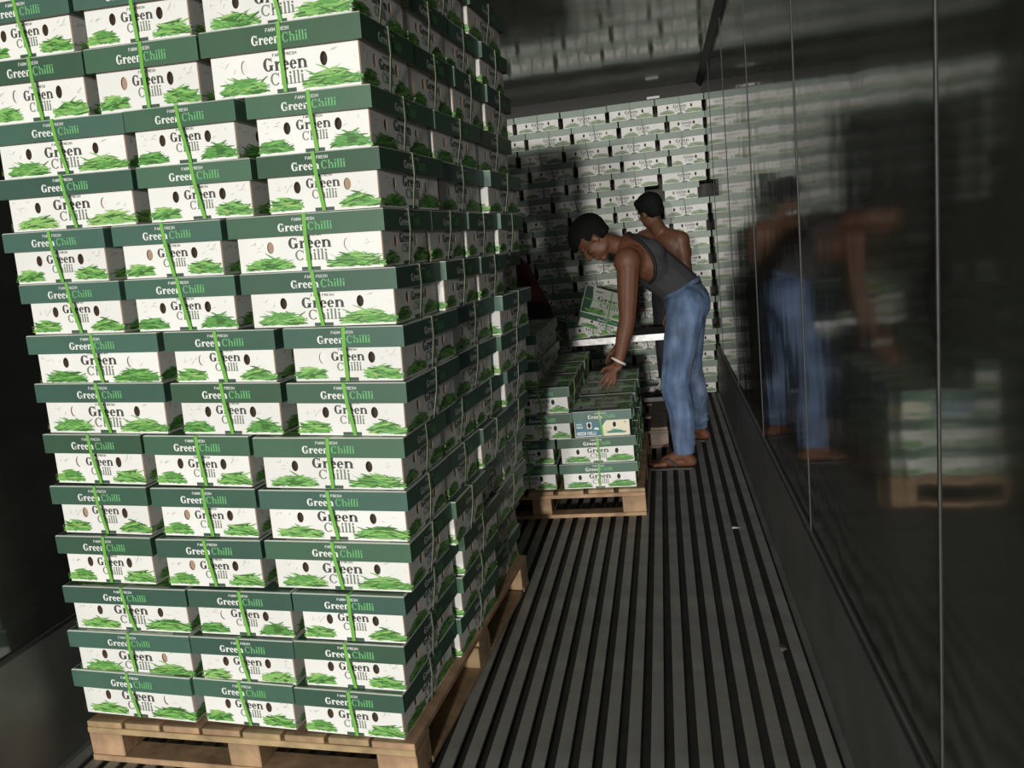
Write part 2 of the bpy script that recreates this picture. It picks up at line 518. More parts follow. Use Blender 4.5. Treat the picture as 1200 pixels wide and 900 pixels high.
def carton_body(name, fill):
    b = MB()
    e = 0.0022
    h = BH - 0.004
    for si, (org, u, n, w, long) in enumerate(sides(bl, bw)):
        o, u, n = Vector(org), Vector(u), Vector(n)
        v = Vector((0, 0, 1))
        hx = hole_x(long)
        rx, rz = 0.0088, 0.0135
        P = lambda x, z, d=0.0: o + u * x + v * z - n * d
        x0, x1 = -w / 2 + e, w / 2 - e
        N = 16
        # strips: outside columns, then cells that carry the oval openings
        cols = [x0, -hx - 0.014, -hx + 0.014, hx - 0.014, hx + 0.014, x1]
        z0, z1 = HOLE_Z - 0.018, HOLE_Z + 0.018
        for i in range(5):
            if i in (1, 3):
                b.poly([P(cols[i], 0), P(cols[i + 1], 0), P(cols[i + 1], z0), P(cols[i], z0)], 'carton')
                b.poly([P(cols[i], z1), P(cols[i + 1], z1), P(cols[i + 1], h), P(cols[i], h)], 'carton')
                cx = (cols[i] + cols[i + 1]) / 2
                ov, sq = [], []
                for j in range(N):
                    a = 2 * math.pi * j / N
                    c_, s_ = math.cos(a), math.sin(a)
                    ov.append((cx + rx * c_, HOLE_Z + rz * s_))
                    m_ = max(abs(c_) , abs(s_))
                    sq.append((cx + 0.014 * c_ / m_, HOLE_Z + 0.018 * s_ / m_))
                f = fill[(si * 2 + (0 if i == 1 else 1)) % len(fill)]
                dep = 0.014 if f == 'hole' else 0.004
                for j in range(N):
                    q = (j + 1) % N
                    b.poly([P(*ov[j]), P(*sq[j]), P(*sq[q]), P(*ov[q])], 'carton')
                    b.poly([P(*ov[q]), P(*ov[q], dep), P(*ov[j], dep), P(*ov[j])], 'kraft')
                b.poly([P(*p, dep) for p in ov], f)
            else:
                b.poly([P(cols[i], 0), P(cols[i + 1], 0), P(cols[i + 1], h), P(cols[i], h)], 'carton')
    # raw card edges at the four corners
    for sx in (-1, 1):
        for sy in (-1, 1):
            a = Vector((sx * (bl / 2 - e), sy * bw / 2, 0)); c = Vector((sx * bl / 2, sy * (bw / 2 - e), 0))
            q = [a, c, c + Vector((0, 0, h)), a + Vector((0, 0, h))]
            nn = (q[1] - q[0]).cross(q[2] - q[0])
            if nn.dot(Vector((sx, sy, 0))) < 0: q.reverse()
            b.poly(q, 'kraft')
    for z in (0, h):
        q = [(-bl / 2 + e, -bw / 2, z), (bl / 2 - e, -bw / 2, z), (bl / 2, -bw / 2 + e, z), (bl / 2, bw / 2 - e, z), (bl / 2 - e, bw / 2, z), (-bl / 2 + e, bw / 2, z), (-bl / 2, bw / 2 - e, z), (-bl / 2, -bw / 2 + e, z)]
        if z == 0: q.reverse()
        b.poly(q, 'carton')
    return b.mesh(name, M)


def carton_lid(lidkey='lid'):
    b = MB()
    t = 0.0025
    x, y = BL / 2, BW / 2
    z0, z1 = BH - LIDH, BH
    rim = 0.0022
    for sx, sy, ax in ((0, -1, 'x'), (0, 1, 'x'), (1, 0, 'y'), (-1, 0, 'y')):
        if ax == 'x':
            q = [(-x, sy * y, z0), (x, sy * y, z0), (x, sy * y, z1 - rim), (-x, sy * y, z1 - rim)]
            r = [(-x, sy * y, z1 - rim), (x, sy * y, z1 - rim), (x - rim, sy * (y - rim), z1), (-x + rim, sy * (y - rim), z1)]
            i_ = [(-x + t, sy * (y - t), z0), (x - t, sy * (y - t), z0), (x - t, sy * (y - t), z1 - t), (-x + t, sy * (y - t), z1 - t)]
            g = [(-x, sy * y, z0), (x, sy * y, z0), (x - t, sy * (y - t), z0), (-x + t, sy * (y - t), z0)]
            if sy > 0: q.reverse(); r.reverse()
            else: i_.reverse(); g.reverse()
        else:
            q = [(sx * x, -y, z0), (sx * x, y, z0), (sx * x, y, z1 - rim), (sx * x, -y, z1 - rim)]
            r = [(sx * x, -y, z1 - rim), (sx * x, y, z1 - rim), (sx * (x - rim), y - rim, z1), (sx * (x - rim), -y + rim, z1)]
            i_ = [(sx * (x - t), -y + t, z0), (sx * (x - t), y - t, z0), (sx * (x - t), y - t, z1 - t), (sx * (x - t), -y + t, z1 - t)]
            g = [(sx * x, -y, z0), (sx * x, y, z0), (sx * (x - t), y - t, z0), (sx * (x - t), -y + t, z0)]
            if sx < 0: q.reverse(); r.reverse()
            else: i_.reverse(); g.reverse()
        b.poly(q, lidkey); b.poly(r, 'lidtop'); b.poly(i_, 'kraft'); b.poly(g, 'kraft')
    b.poly([(-x + rim, -y + rim, z1), (x - rim, -y + rim, z1), (x - rim, y - rim, z1), (-x + rim, y - rim, z1)], 'lidtop')
    b.poly([(-x + t, y - t, z1 - t), (x - t, y - t, z1 - t), (x - t, -y + t, z1 - t), (-x + t, -y + t, z1 - t)], 'kraft')
    return b.mesh('lid', M)


def body_print(seed, dz=0.0, keys=('g1', 'g2', 'g3', 'g4')):
    rng = random.Random(seed)
    b = MB()
    for org, u, n, w, long in sides(bl, bw):
        f = Face(b, org, u, (0, 0, 1), n)
        hx = hole_x(long)
        if long:
            f.text('green', 0.004, 0.0475 + dz, 0.0250, 'ink', 0.110)
            f.text('chilli_thin', 0.006, 0.0200 + dz, 0.0235, 'ink2', 0.084)
            f.text('farm', 0.004, 0.0745 + dz, 0.0050, 'ink', 0.058)
            chilli_pile(f, -w / 2 + 0.022, -w / 2 + 0.140, 0.004, 0.034, rng, 42, keys)
            chilli_pile(f, w / 2 - 0.135, w / 2 - 0.002, 0.004, 0.036, rng, 46, keys)
        else:
            f.text('green', 0.003, 0.0485 + dz, 0.0215, 'ink', 0.086)
            f.text('chilli_thin', 0.005, 0.0245 + dz, 0.0200, 'ink2', 0.064)
            f.text('farm', 0.003, 0.0725 + dz, 0.0048, 'ink', 0.046)
            chilli_pile(f, -w / 2 + 0.003, -w / 2 + 0.085, 0.004, 0.036, rng, 34, keys)
            chilli_pile(f, w / 2 - 0.095, w / 2 - 0.002, 0.004, 0.038, rng, 36, keys)
        # tab slot printed at the foot, faint botanical sketches
        f.poly(rct(-0.022, 0.0005, 0.026, 0.0085), 'tab')
        for q in range(9):
            sx = rng.choice((-1, 1))
            cx, cy = sx * rng.uniform(hx + 0.016, w / 2 - 0.012), rng.uniform(0.046, 0.072)
            a = rng.uniform(0, math.pi)
            l = rng.uniform(0.006, 0.013)
            dx, dy = math.cos(a) * l, math.sin(a) * l * 0.6
            f.poly([(cx - dx, cy - dy), (cx + 0.0012, cy - 0.001), (cx + dx, cy + dy), (cx - 0.0012, cy + 0.001)], 'inkpale')
    return b.mesh('print', M)


def lid_print(seed):
    rng = random.Random(seed)
    b = MB()
    for org, u, n, w, long in sides(BL, BW):
        f = Face(b, (org[0], org[1], BH - LIDH), u, (0, 0, 1), n)
        s = 1.0 if long else 0.98
        f.text('green', -0.066 * s, 0.0105, 0.0185, 'white', 0.072 * s, 'l')
        f.text('chilli', 0.010 * s, 0.0105, 0.0185, 'lime', 0.062 * s, 'l')
        f.text('farm', 0.0, 0.0335, 0.0058, 'white', 0.056 * s)
    # top: green ends with chillies, dark lettering in the middle
    f = Face(b, (0, 0, BH), (1, 0, 0), (0, 1, 0), (0, 0, 1))
    f.d = 0.0003
    for sx in (-1, 1):
        x = sx * (BL / 2 - 0.006)
        f.poly([(x, -BW / 2 + 0.006), (x - sx * 0.050, -BW / 2 + 0.006), (x - sx * 0.062, 0), (x - sx * 0.050, BW / 2 - 0.006), (x, BW / 2 - 0.006)], 'lid')
    f.text('green', -0.006, 0.012, 0.045, 'ink', 0.185)
    f.text('chilli_thin', 0.0, -0.055, 0.042, 'ink2', 0.150)
    chilli_pile(f, -0.165, -0.030, -0.140, 0.07, rng, 34)
    chilli_pile(f, 0.030, 0.165, -0.140, 0.07, rng, 34)
    chilli_pile(f, 0.040, 0.150, 0.080, 0.05, rng, 26)
    for x0, y0 in ((-0.10, -0.09), (0.07, 0.07), (-0.12, 0.10), (0.10, -0.09)):
        f.poly(rct(x0, y0, x0 + 0.05, y0 + 0.012), 'ink')
    return b.mesh('print', M)


def strap_mesh(axis, lean, off, mk='strap'):
    """flat band pulled tight round the carton; axis 'y': round the long faces, 'x': round the short ends"""
    b = MB()
    half = (BW if axis == 'y' else BL) / 2
    hb = half - INS
    wd = 0.0045
    loop = [(-half - 0.0020, BH + 0.0008), (half + 0.0020, BH + 0.0008), (half + 0.0020, BH - LIDH - 0.001), (hb + 0.004, 0.0012), (hb - 0.004, -0.0006), (-hb + 0.004, -0.0006), (-hb - 0.004, 0.0012), (-half - 0.0020, BH - LIDH - 0.001)]
    inner = [(-half - 0.0002, BH + 0.0001), (half + 0.0002, BH + 0.0001), (half + 0.0002, BH - LIDH - 0.001), (hb + 0.003, 0.0014), (hb - 0.004, 0.0001), (-hb + 0.004, 0.0001), (-hb - 0.003, 0.0014), (-half - 0.0002, BH - LIDH - 0.001)]

    def P(q, d):
        a, z = q
        t = off + d + lean * (0.5 - z / BH) * (1 if a < 0 else -1 if axis == 'x' else 1)
        return (t, a, z) if axis == 'y' else (a, -t, z)
    n = len(loop)
    for i in range(n):
        j = (i + 1) % n
        b.poly([P(loop[i], wd), P(loop[j], wd), P(loop[j], -wd), P(loop[i], -wd)])
        b.poly([P(inner[i], -wd), P(inner[j], -wd), P(inner[j], wd), P(inner[i], wd)])
        b.poly([P(loop[i], wd), P(inner[i], wd), P(inner[j], wd), P(loop[j], wd)])
        b.poly([P(loop[i], -wd), P(loop[j], -wd), P(inner[j], -wd), P(inner[i], -wd)])
    me = b.mesh('strap', [M[mk]])
    bm = bmesh.new(); bm.from_mesh(me)
    bmesh.ops.remove_doubles(bm, verts=bm.verts, dist=1e-6)
    bmesh.ops.recalc_face_normals(bm, faces=bm.faces)
    bm.to_mesh(me); bm.free()
    return me


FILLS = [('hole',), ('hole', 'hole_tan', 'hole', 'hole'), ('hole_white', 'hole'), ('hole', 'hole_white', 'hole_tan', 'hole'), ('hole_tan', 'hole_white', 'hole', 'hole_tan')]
BODIES = [carton_body('body', f) for f in FILLS]
LID = carton_lid()
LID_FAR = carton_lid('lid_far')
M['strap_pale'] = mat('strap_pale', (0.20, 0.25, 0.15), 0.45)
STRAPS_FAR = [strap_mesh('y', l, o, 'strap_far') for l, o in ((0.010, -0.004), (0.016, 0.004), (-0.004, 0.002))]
BPRINTS = [body_print(s, dz) for s, dz in ((1, 0.0), (2, -0.004), (3, 0.004), (4, -0.002))]
BPRINTS += [body_print(5, 0.002, ('g1', 'g2', 'g2', 'g3')), body_print(6, 0.0, ('g1', 'g3', 'g4', 'g4'))]
LPRINTS = [lid_print(s) for s in (11, 12)]
STRAPS_Y = [strap_mesh('y', l, o) for l, o in ((0.010, -0.004), (0.016, 0.004), (-0.004, 0.002), (0.006, 0.008))]
STRAPS_X = [strap_mesh('x', l, o) for l, o in ((0.010, -0.003), (0.014, 0.004), (-0.006, 0.002), (0.004, 0.006))]
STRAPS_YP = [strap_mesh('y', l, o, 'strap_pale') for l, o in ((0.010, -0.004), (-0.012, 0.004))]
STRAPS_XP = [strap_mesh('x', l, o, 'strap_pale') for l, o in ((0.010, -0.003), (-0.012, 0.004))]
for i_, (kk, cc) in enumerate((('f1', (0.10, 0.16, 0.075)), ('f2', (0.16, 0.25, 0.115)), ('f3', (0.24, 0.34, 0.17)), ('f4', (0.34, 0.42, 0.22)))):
    M[kk] = mat('ink_chilli_dull', cc, 0.5)  # less saturated chilli greens for the far end prints
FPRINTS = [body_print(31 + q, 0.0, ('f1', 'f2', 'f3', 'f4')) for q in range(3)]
rb = random.Random(21)


def carton(mw, label, group, detail=2, pale=''):
    root = bpy.data.objects.new('chilli_carton', None)
    root.empty_display_size = 0.05
    COL.objects.link(root)
    root.matrix_world = mw
    tag(root, label, 'carton', group)
    body = link('body', rb.choices(BODIES, (6, 2, 2, 2, 1))[0], root)
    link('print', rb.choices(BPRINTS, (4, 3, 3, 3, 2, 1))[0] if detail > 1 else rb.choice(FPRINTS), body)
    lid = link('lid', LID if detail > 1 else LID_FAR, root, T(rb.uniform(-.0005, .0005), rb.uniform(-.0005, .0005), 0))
    if detail > 1:
        link('print', rb.choice(LPRINTS), lid)
        link('strap', rb.choice(STRAPS_XP if 'x' in pale else STRAPS_X), root)
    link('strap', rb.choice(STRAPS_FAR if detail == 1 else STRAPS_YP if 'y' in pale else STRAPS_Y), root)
    return root


# ------------------------------------------------------------------ pallets
def pallet(name, mw, w, d, h, label, wood, nboards=7, gap=0.012):
    root = bpy.data.objects.new(name, None)
    COL.objects.link(root)
    root.matrix_world = mw
    tag(root, label, 'pallet')
    rg = random.Random(len(label))
    t = 0.018
    bt = h - 3 * t
    # deck boards run front to back (y), cross boards under them, blocks, then runners
    bwid = (w - gap * (nboards - 1)) / nboards
    for i in range(nboards):
        me = boxmesh('deck_board', (bwid - rg.uniform(0, 0.006), d - rg.uniform(0, 0.012), t), wood, 0.002)
        link('deck_board', me, root, T(-w / 2 + bwid / 2 + i * (bwid + gap), 0, h - t))
    cme = boxmesh('cross_board', (w, 0.10, t), wood, 0.002)
    for y in (-d / 2 + 0.05, 0, d / 2 - 0.05):
        link('cross_board', cme, root, T(0, y, h - 2 * t))
    for y, dy in ((-d / 2 + 0.05, 0.10), (0, 0.13), (d / 2 - 0.05, 0.10)):
        for x in (-w / 2 + 0.055, 0, w / 2 - 0.055):
            me = boxmesh('block', (0.11 if x else 0.095, dy - 0.004, bt), wood, 0.003)
            link('block', me, root, T(x, y, t))
    rme = boxmesh('runner', (0.10, d - 0.202, t), wood, 0.002)
    for x in (-w / 2 + 0.05, 0, w / 2 - 0.05):
        link('runner', rme, root, T(x, 0, 0))
    eme = boxmesh('runner', (w, 0.075, t), wood, 0.002)
    for y in (-d / 2 + 0.0375, d / 2 - 0.0375):
        link('runner', eme, root, T(0, y, 0))
    return root


PX, PY, PR = -0.6881, 1.7057, 0.0715
PH = 0.122
AX = Vector((math.cos(PR), -math.sin(PR), 0))
AY = Vector((math.sin(PR), math.cos(PR), 0))
AZ = Vector((0, 0, 1))


def frame(x, y, z, o):
    return Matrix(((x.x, y.x, z.x, o.x), (x.y, y.y, z.y, o.y), (x.z, y.z, z.z, o.z), (0, 0, 0, 1)))


O0 = Vector((PX, PY, 0))
pallet('wooden_pallet', frame(AX, AY, AZ, O0 - AX * 0.5 + AY * 0.6), 1.0, 1.2, PH, 'pale wooden pallet carrying the tall near stack of chilli cartons', M['wood'], 8, 0.008)

ORD = ['first', 'second', 'third', 'fourth', 'fifth', 'sixth', 'seventh', 'eighth', 'ninth', 'tenth', 'eleventh', 'twelfth', 'thirteenth', 'fourteenth', 'fifteenth', 'sixteenth', 'seventeenth', 'eighteenth']
TYPES = ['LSS'] * 3 + ['SSL'] * 3 + ['LSS'] * 2 + ['SSL'] * 2 + ['LSS'] * 2 + ['SSL'] * 2 + ['LSS']
DXR = [-.015, -.004, .008, .030, .032, .034, .050, .054, .046, .030, .038, .023, .016, .010, .010]
DXL = [.0, -.006, -.005, .0, .004, .008, .008, .010, .012, -.014, -.01, -.012, -.015, -.015, -.01]
TILT = [.014, .014, .014, .022, .030, .040] + [.047] * 9
HH = 0.1312
rj = random.Random(5)
prev_t = 0.0
for k in range(15):
    t = TILT[k]
    zz = k * HH
    X2 = AX * math.cos(t) - AZ * math.sin(t)
    Z2 = AZ * math.cos(t) + AX * math.sin(t)
    Y2 = (AY - Z2 * 0.004).normalized()
    tall = 0.016 if k == 12 else 0.0
    base = O0 + AZ * (PH + 0.001 + zz * 0.9989 + (0.0165 if k > 12 else 0)) + AX * (0.047 * zz + DXR[k]) + AY * (0.006 * zz + 0.004)
    ty = TYPES[k]
    wtot = 1.0 + DXR[k] - DXL[k]
    sizes = [BL if c == 'L' else BW for c in ty]
    gap = max(0.001, (wtot - sum(sizes)) / 2)
    # columns right to left: distance from the right edge
    a = 0.0
    cols = []
    for c, s in zip(reversed(ty), reversed(sizes)):
        cols.append((c, a, s)); a += s + gap
    dt = t - prev_t
    prev_t = t
    lay = ORD[k]
    grp = 'cartons stacked on the near pallet'
    where = {0: 'front right corner', 1: 'front middle', 2: 'front left corner'}

    def put(c, a0, s, depth, label, jit=1.0, pale=''):
        ac = a0 + s / 2
        dlen = BW if c == 'L' else BL
        o = base - X2 * ac + Y2 * (depth + dlen / 2)
        yawj = rj.gauss(0, 0.010) * jit
        ux = X2 * math.cos(yawj) + Y2 * math.sin(yawj)
        uy = Y2 * math.cos(yawj) - X2 * math.sin(yawj)
        if c == 'S': ux, uy = uy, -ux
        zs = (HH - 0.0007 + tall + max(0, dt) * ac * 0.9) / 0.1312
        carton(frame(ux, uy, Z2 * zs, o), label, grp, 2, pale)
    for ci, (c, a0, s) in enumerate(cols):
        put(c, a0, s, max(0, rj.gauss(0.003, 0.004)), 'green-lidded chilli carton on near pallet, %s layer up, %s' % (lay, where[ci]), 1.0, ('' if ci else 'x' if c == 'L' else 'y'))
    c, a0, s = cols[0]
    dl = BW if c == 'L' else BL
    n = 4 if c == 'L' else 3
    g2 = (1.2 - n * dl) / (n - 1)
    for j in range(1, n):
        put(c, a0 + rj.uniform(-0.020, 0.014), s, j * (dl + max(0.001, g2)) + 0.004, 'chilli carton on near pallet, %s layer up, aisle side, %s from the front' % (lay, ORD[j]), 0.6, 'xy')

# ------------------------------------------------------------------ wall of cartons at the far end
SB = 0.905
RH = 2.304 / 18
rk = random.Random(9)
YF = 6.448
for r in range(18):                     # r = 0 is the top row
    z = 2.304 - (r + 1) * RH
    odd = r % 2 == 0
    seq = ['L'] * 5 + ['S'] if odd else ['S'] + ['L'] * 5
    x = XR - 0.004 - (0.018 if not odd and r > 3 else 0.0)
    if r == 5: x -= 0.05
    cnt = 0
    for i, c in enumerate(seq):
        wx = (BL if c == 'L' else BW) * SB
        dp = (BW if c == 'L' else BL) * SB
        if r == 5 and i == 1:
            x -= 0.135
        if x - wx < XL + 0.004:
            break
        yj = rk.uniform(0, 0.02) + 0.02 * (r < 2)
        o = Vector((x - wx / 2, YF + yj + dp / 2, z))
        a = rk.gauss(0, 0.010)
        ux = Vector((math.cos(a), math.sin(a), 0)) * SB
        uy = Vector((-math.sin(a), math.cos(a), 0)) * SB
        if c == 'S': ux, uy = uy, -ux
        carton(frame(ux, uy, AZ * ((RH - 0.0007) / 0.1312), o), 'chilli carton in far end wall, %s row from top, %s from right wall' % (ORD[r], ORD[i]), 'cartons walling off the far end', 1)
        x -= wx + rk.uniform(0.005, 0.012)

# ------------------------------------------------------------------ second pallet being loaded
P2X, P2Y = -0.152, 3.639
P2H = 0.134
pallet('wooden_pallet', T(P2X - 0.5, P2Y + 0.55, 0), 1.0, 1.1, P2H, 'half-loaded wooden pallet in the aisle at the man\'s feet', M['wood'], 7, 0.02)
S2 = 0.945
H2 = 0.1275
g2n = 'cartons on the half-loaded pallet'


def carton2(c, xr, yf, lev, label, yawj=0.0, detail=2, zoff=0.0, z=None):
    wx = (BL if c == 'L' else BW) * S2
    dp = (BW if c == 'L' else BL) * S2
    o = Vector((xr - wx / 2, yf + dp / 2, (P2H + 0.001 + lev * H2 + zoff) if z is None else z))
    ux = Vector((math.cos(yawj), math.sin(yawj), 0)) * S2
    uy = Vector((-math.sin(yawj), math.cos(yawj), 0)) * S2
    if c == 'S': ux, uy = uy, -ux
    return carton(frame(ux, uy, AZ * ((H2 - 0.0007) / 0.1312), o), label, g2n, detail)


wL, wS = BL * S2, BW * S2
for lev, nm in ((0, 'bottom'), (1, 'second')):
    xr = -0.178
    carton2('L', xr, 3.66, lev, 'long-side chilli carton in the %s layer of half-loaded pallet, front right' % nm)
    carton2('S', xr - wL - 0.012, 3.665, lev, 'end-on chilli carton in the %s layer of half-loaded pallet, front left' % nm)
    for j in range(1, 3):
        carton2('L', xr + 0.004 * j, 3.66 + j * (wS + 0.02), lev, 'chilli carton in the %s layer of half-loaded pallet, right side, %s from front' % (nm, ORD[j]))
# third and fourth layers, middle column
for lev, nm in ((2, 'third'), (3, 'fourth')):
    for j in range(3):
        carton2('S', -0.466 - 0.006 * (j == 1), 3.645 + j * (wL + 0.008), lev, 'chilli carton in the %s layer of half-loaded pallet, middle column, %s from front' % (nm, ORD[j]), 0.012 * (j - 1))
for lev, nm in ((4, 'fifth'), (5, 'topmost')):
    for j in range(2):
        carton2('S', -0.602, 3.66 + j * (wL + 0.012), lev, 'chilli carton in the %s layer of half-loaded pallet beside near stack, %s' % (nm, 'nearest' if j == 0 else 'behind the nearest'), -0.01)
for j in range(1, 3):
    carton2('S', -0.190 + 0.006 * j, 3.66 + j * (wL + 0.010), 2, 'chilli carton on the half-loaded pallet %s' % ('under the reaching hand, behind blue-printed carton' if j == 1 else 'beyond the reaching hand, by the metal table'), 0.01)


# the odd one out: blue and cream print
def blue_print():
    rng = random.Random(77)
    b = MB()
    for org, u, n, w, long in sides(bl, bw):
        f = Face(b, org, u, (0, 0, 1), n)
        if long:
            f.poly([(-w / 2 + .004, .003), (w / 2 - .004, .003), (w / 2 - .004, .085), (-w / 2 + .004, .085)], 'blue')
            continue
        # leave the two openings free by printing round them: blue field left, cream field right
        hx = hole_x(False)
        e = 0.012
        z0, z1 = HOLE_Z - .016, HOLE_Z + .016
        xs = [-w / 2 + .004, -hx - e, -hx + e, -0.005]
        f.poly(rct(xs[0], .003, xs[1], .085), 'blue'); f.poly(rct(xs[2], .003, xs[3] + .002, .085), 'blue')
        f.poly(rct(xs[1], .003, xs[2], z0), 'blue'); f.poly(rct(xs[1], z1, xs[2], .085), 'blue')
        f.poly([(xs[3] + .002, .045), (xs[3] + .034, .085), (xs[3] + .002, .085)], 'blue', 0.0001)
        f.poly([(xs[3] + .002, .003), (hx - e, .003), (hx - e, .085), (xs[3] + .034, .085), (xs[3] + .002, .045)], 'cream')
        f.poly(rct(hx - e, .003, hx + e, z0), 'cream'); f.poly(rct(hx - e, z1, hx + e, .085), 'cream')
        f.poly(rct(hx + e, .003, w / 2 - .004, .085), 'cream')
        for txt, x0, y0, hgt, wid in (('FRESH', xs[0] + .008, .060, .007, .026), ('FRESH', xs[0] + .008, .044, .009, .030), ('GREEN CHILLI', xs[0] + .008, .010, .014, .096)):
            P, tw = sans_text(txt, 0.22)
            for q in P: f.poly([(x0 + px * wid / tw, y0 + py * hgt) for px, py in q], 'white', 0.0003)
        for a in range(5):
            an = math.radians(18 * a * 2 + 10)
            f.poly([(-0.028, .034), (-0.028 + .011 * math.cos(an - .35), .034 + .009 * math.sin(an - .35)), (-0.028 + .015 * math.cos(an), .034 + .013 * math.sin(an)), (-0.028 + .011 * math.cos(an + .35), .034 + .009 * math.sin(an + .35))], 'white', 0.0002)
        f2 = Face(b, org, u, (0, 0, 1), n); f2.d = 0.0006
        chilli_pile(f2, .022, .115, .012, .022, rng, 12, ('teal', 'teal', 'teal', 'g1'))
        f.poly(disc(w / 2 - .022, .066, .008, 8), 'inkpale', 0.0003)
    return b.mesh('print', M)


odd_one = carton2('S', -0.190, 3.66, 2, 'odd carton with blue and cream printed end, topmost at pallet\'s front right', 0.008)
for ch in odd_one.children:
    if ch.name.startswith('body'):
        ch.data = BODIES[0]
        for g in ch.children: g.data = blue_print()

# ------------------------------------------------------------------ metal table, leaning cartons, empty pallet
tb = bpy.data.objects.new('metal_table', None)
COL.objects.link(tb)
tb.location = (-0.33, 5.33, 0.03)
tag(tb, 'low metal bench with bright aluminium edge behind the man\'s arm', 'bench')
b = MB(); b.box((-0.30, -0.19, 0.615), (0.39, 0.20, 0.640))
link('top', b.mesh('top', [M['steel']], bevel=0.002), tb)
b = MB(); b.box((-0.305, -0.205, 0.600), (0.395, -0.190, 0.643)); b.box((-0.305, -0.190, 0.600), (0.395, -0.170, 0.607))
link('edge_rail', b.mesh('edge_rail', [M['alu']], bevel=0.0015), tb)
lm = boxmesh('leg', (0.035, 0.035, 0.489), M['steel'], 0.003)
lm2 = boxmesh('leg', (0.035, 0.035, 0.618), M['steel'], 0.003)
for y in (-0.165, 0.165):
    link('leg', lm, tb, T(-0.275, y, 0.1015))
    link('leg', lm2, tb, T(0.368, y, -0.0290))
b = MB(); b.box((-0.275, -0.010, 0.16), (0.368, 0.010, 0.19))
link('stretcher', b.mesh('stretcher', [M['steel']], bevel=0.002), tb)
# two cartons dumped on the bench
o = Vector((-0.525, 5.34, 0.6725))
carton(frame(Vector((0.93, .36, 0)) * .9, Vector((-.36, .93, 0)) * .9, AZ * .93, o), 'chilli carton lying flat on the metal bench under the tilted one', 'cartons dumped on the bench')
an = -0.36
ux = Vector((math.cos(an), 0.10, math.sin(an))).normalized()
uz0 = Vector((-math.sin(an), -0.62, math.cos(an))).normalized()
uy = uz0.cross(ux).normalized()
uz = ux.cross(uy).normalized()
carton(frame(ux * .93, uy * .93, uz * .95, Vector((-0.385, 5.20, 0.785))), 'tilted chilli carton with its lettered lid showing, leaning on the metal bench', 'cartons dumped on the bench')
pallet('wooden_pallet', T(-0.405, 5.28, 0), 0.74, 0.90, 0.13, 'dark empty pallet lying on the floor behind the man\'s legs', M['wood2'], 5, 0.05)

# ------------------------------------------------------------------ people
def capsule(bm, a, ra, c, rc, flat=None):
    """convex hull of two spheres; flat = (axis vector, factor) squashes along axis"""
    a, c = Vector(a), Vector(c)
    vs = []
    tmp = bmesh.new()
    for p, r in ((a, ra), (c, rc)):
        ret = bmesh.ops.create_icosphere(tmp, subdivisions=2, radius=r)
        for v in ret['verts']:
            if flat:
                n = Vector(flat[0]).normalized()
                v.co -= n * v.co.dot(n) * (1 - flat[1])
            v.co += p
    hull = bmesh.ops.convex_hull(tmp, input=list(tmp.verts))
    keep = {g for g in hull['geom'] if isinstance(g, bmesh.types.BMFace)}
    bmesh.ops.delete(tmp, geom=[f for f in tmp.faces if f not in keep], context='FACES_KEEP_BOUNDARY')
    bmesh.ops.delete(tmp, geom=[v for v in tmp.verts if not v.link_faces], context='VERTS')
    me = bpy.data.meshes.new('t'); tmp.to_mesh(me); tmp.free()
    bm.from_mesh(me); bpy.data.meshes.remove(me)


def ellipsoid(bm, c, rad, axes=None):
    tmp = bmesh.new()
    bmesh.ops.create_icosphere(tmp, subdivisions=3, radius=1.0)
    X, Y, Z = axes if axes else (Vector((1, 0, 0)), Vector((0, 1, 0)), Vector((0, 0, 1)))
    for v in tmp.verts:
        v.co = Vector(c) + X * v.co.x * rad[0] + Y * v.co.y * rad[1] + Z * v.co.z * rad[2]
    bmesh.ops.recalc_face_normals(tmp, faces=tmp.faces)
    me = bpy.data.meshes.new('t'); tmp.to_mesh(me); tmp.free()
    bm.from_mesh(me); bpy.data.meshes.remove(me)


def finish(name, bm, material, voxel=0.009, smooth=4, cut=None, thick=0.0):
    """fuse overlapping volumes into one smooth skin"""
    bmesh.ops.recalc_face_normals(bm, faces=bm.faces)
    me = bpy.data.meshes.new(name); bm.to_mesh(me); bm.free()
    o = bpy.data.objects.new('tmp', me); COL.objects.link(o)
    md = o.modifiers.new('r', 'REMESH'); md.mode = 'VOXEL'; md.voxel_size = voxel
    ms = o.modifiers.new('s', 'SMOOTH'); ms.iterations = smooth; ms.factor = 0.5
    dg = bpy.context.evaluated_depsgraph_get()
    out = bpy.data.meshes.new_from_object(o.evaluated_get(dg))
    bpy.data.objects.remove(o); bpy.data.meshes.remove(me)
    out.name = name
    out.materials.clear(); out.materials.append(material)
    if cut:
        bm = bmesh.new(); bm.from_mesh(out)
        bmesh.ops.delete(bm, geom=[f for f in bm.faces if cut(f.calc_center_median())], context='FACES')
        bm.to_mesh(out); bm.free()
    for p in out.polygons: p.use_smooth = True
    return out


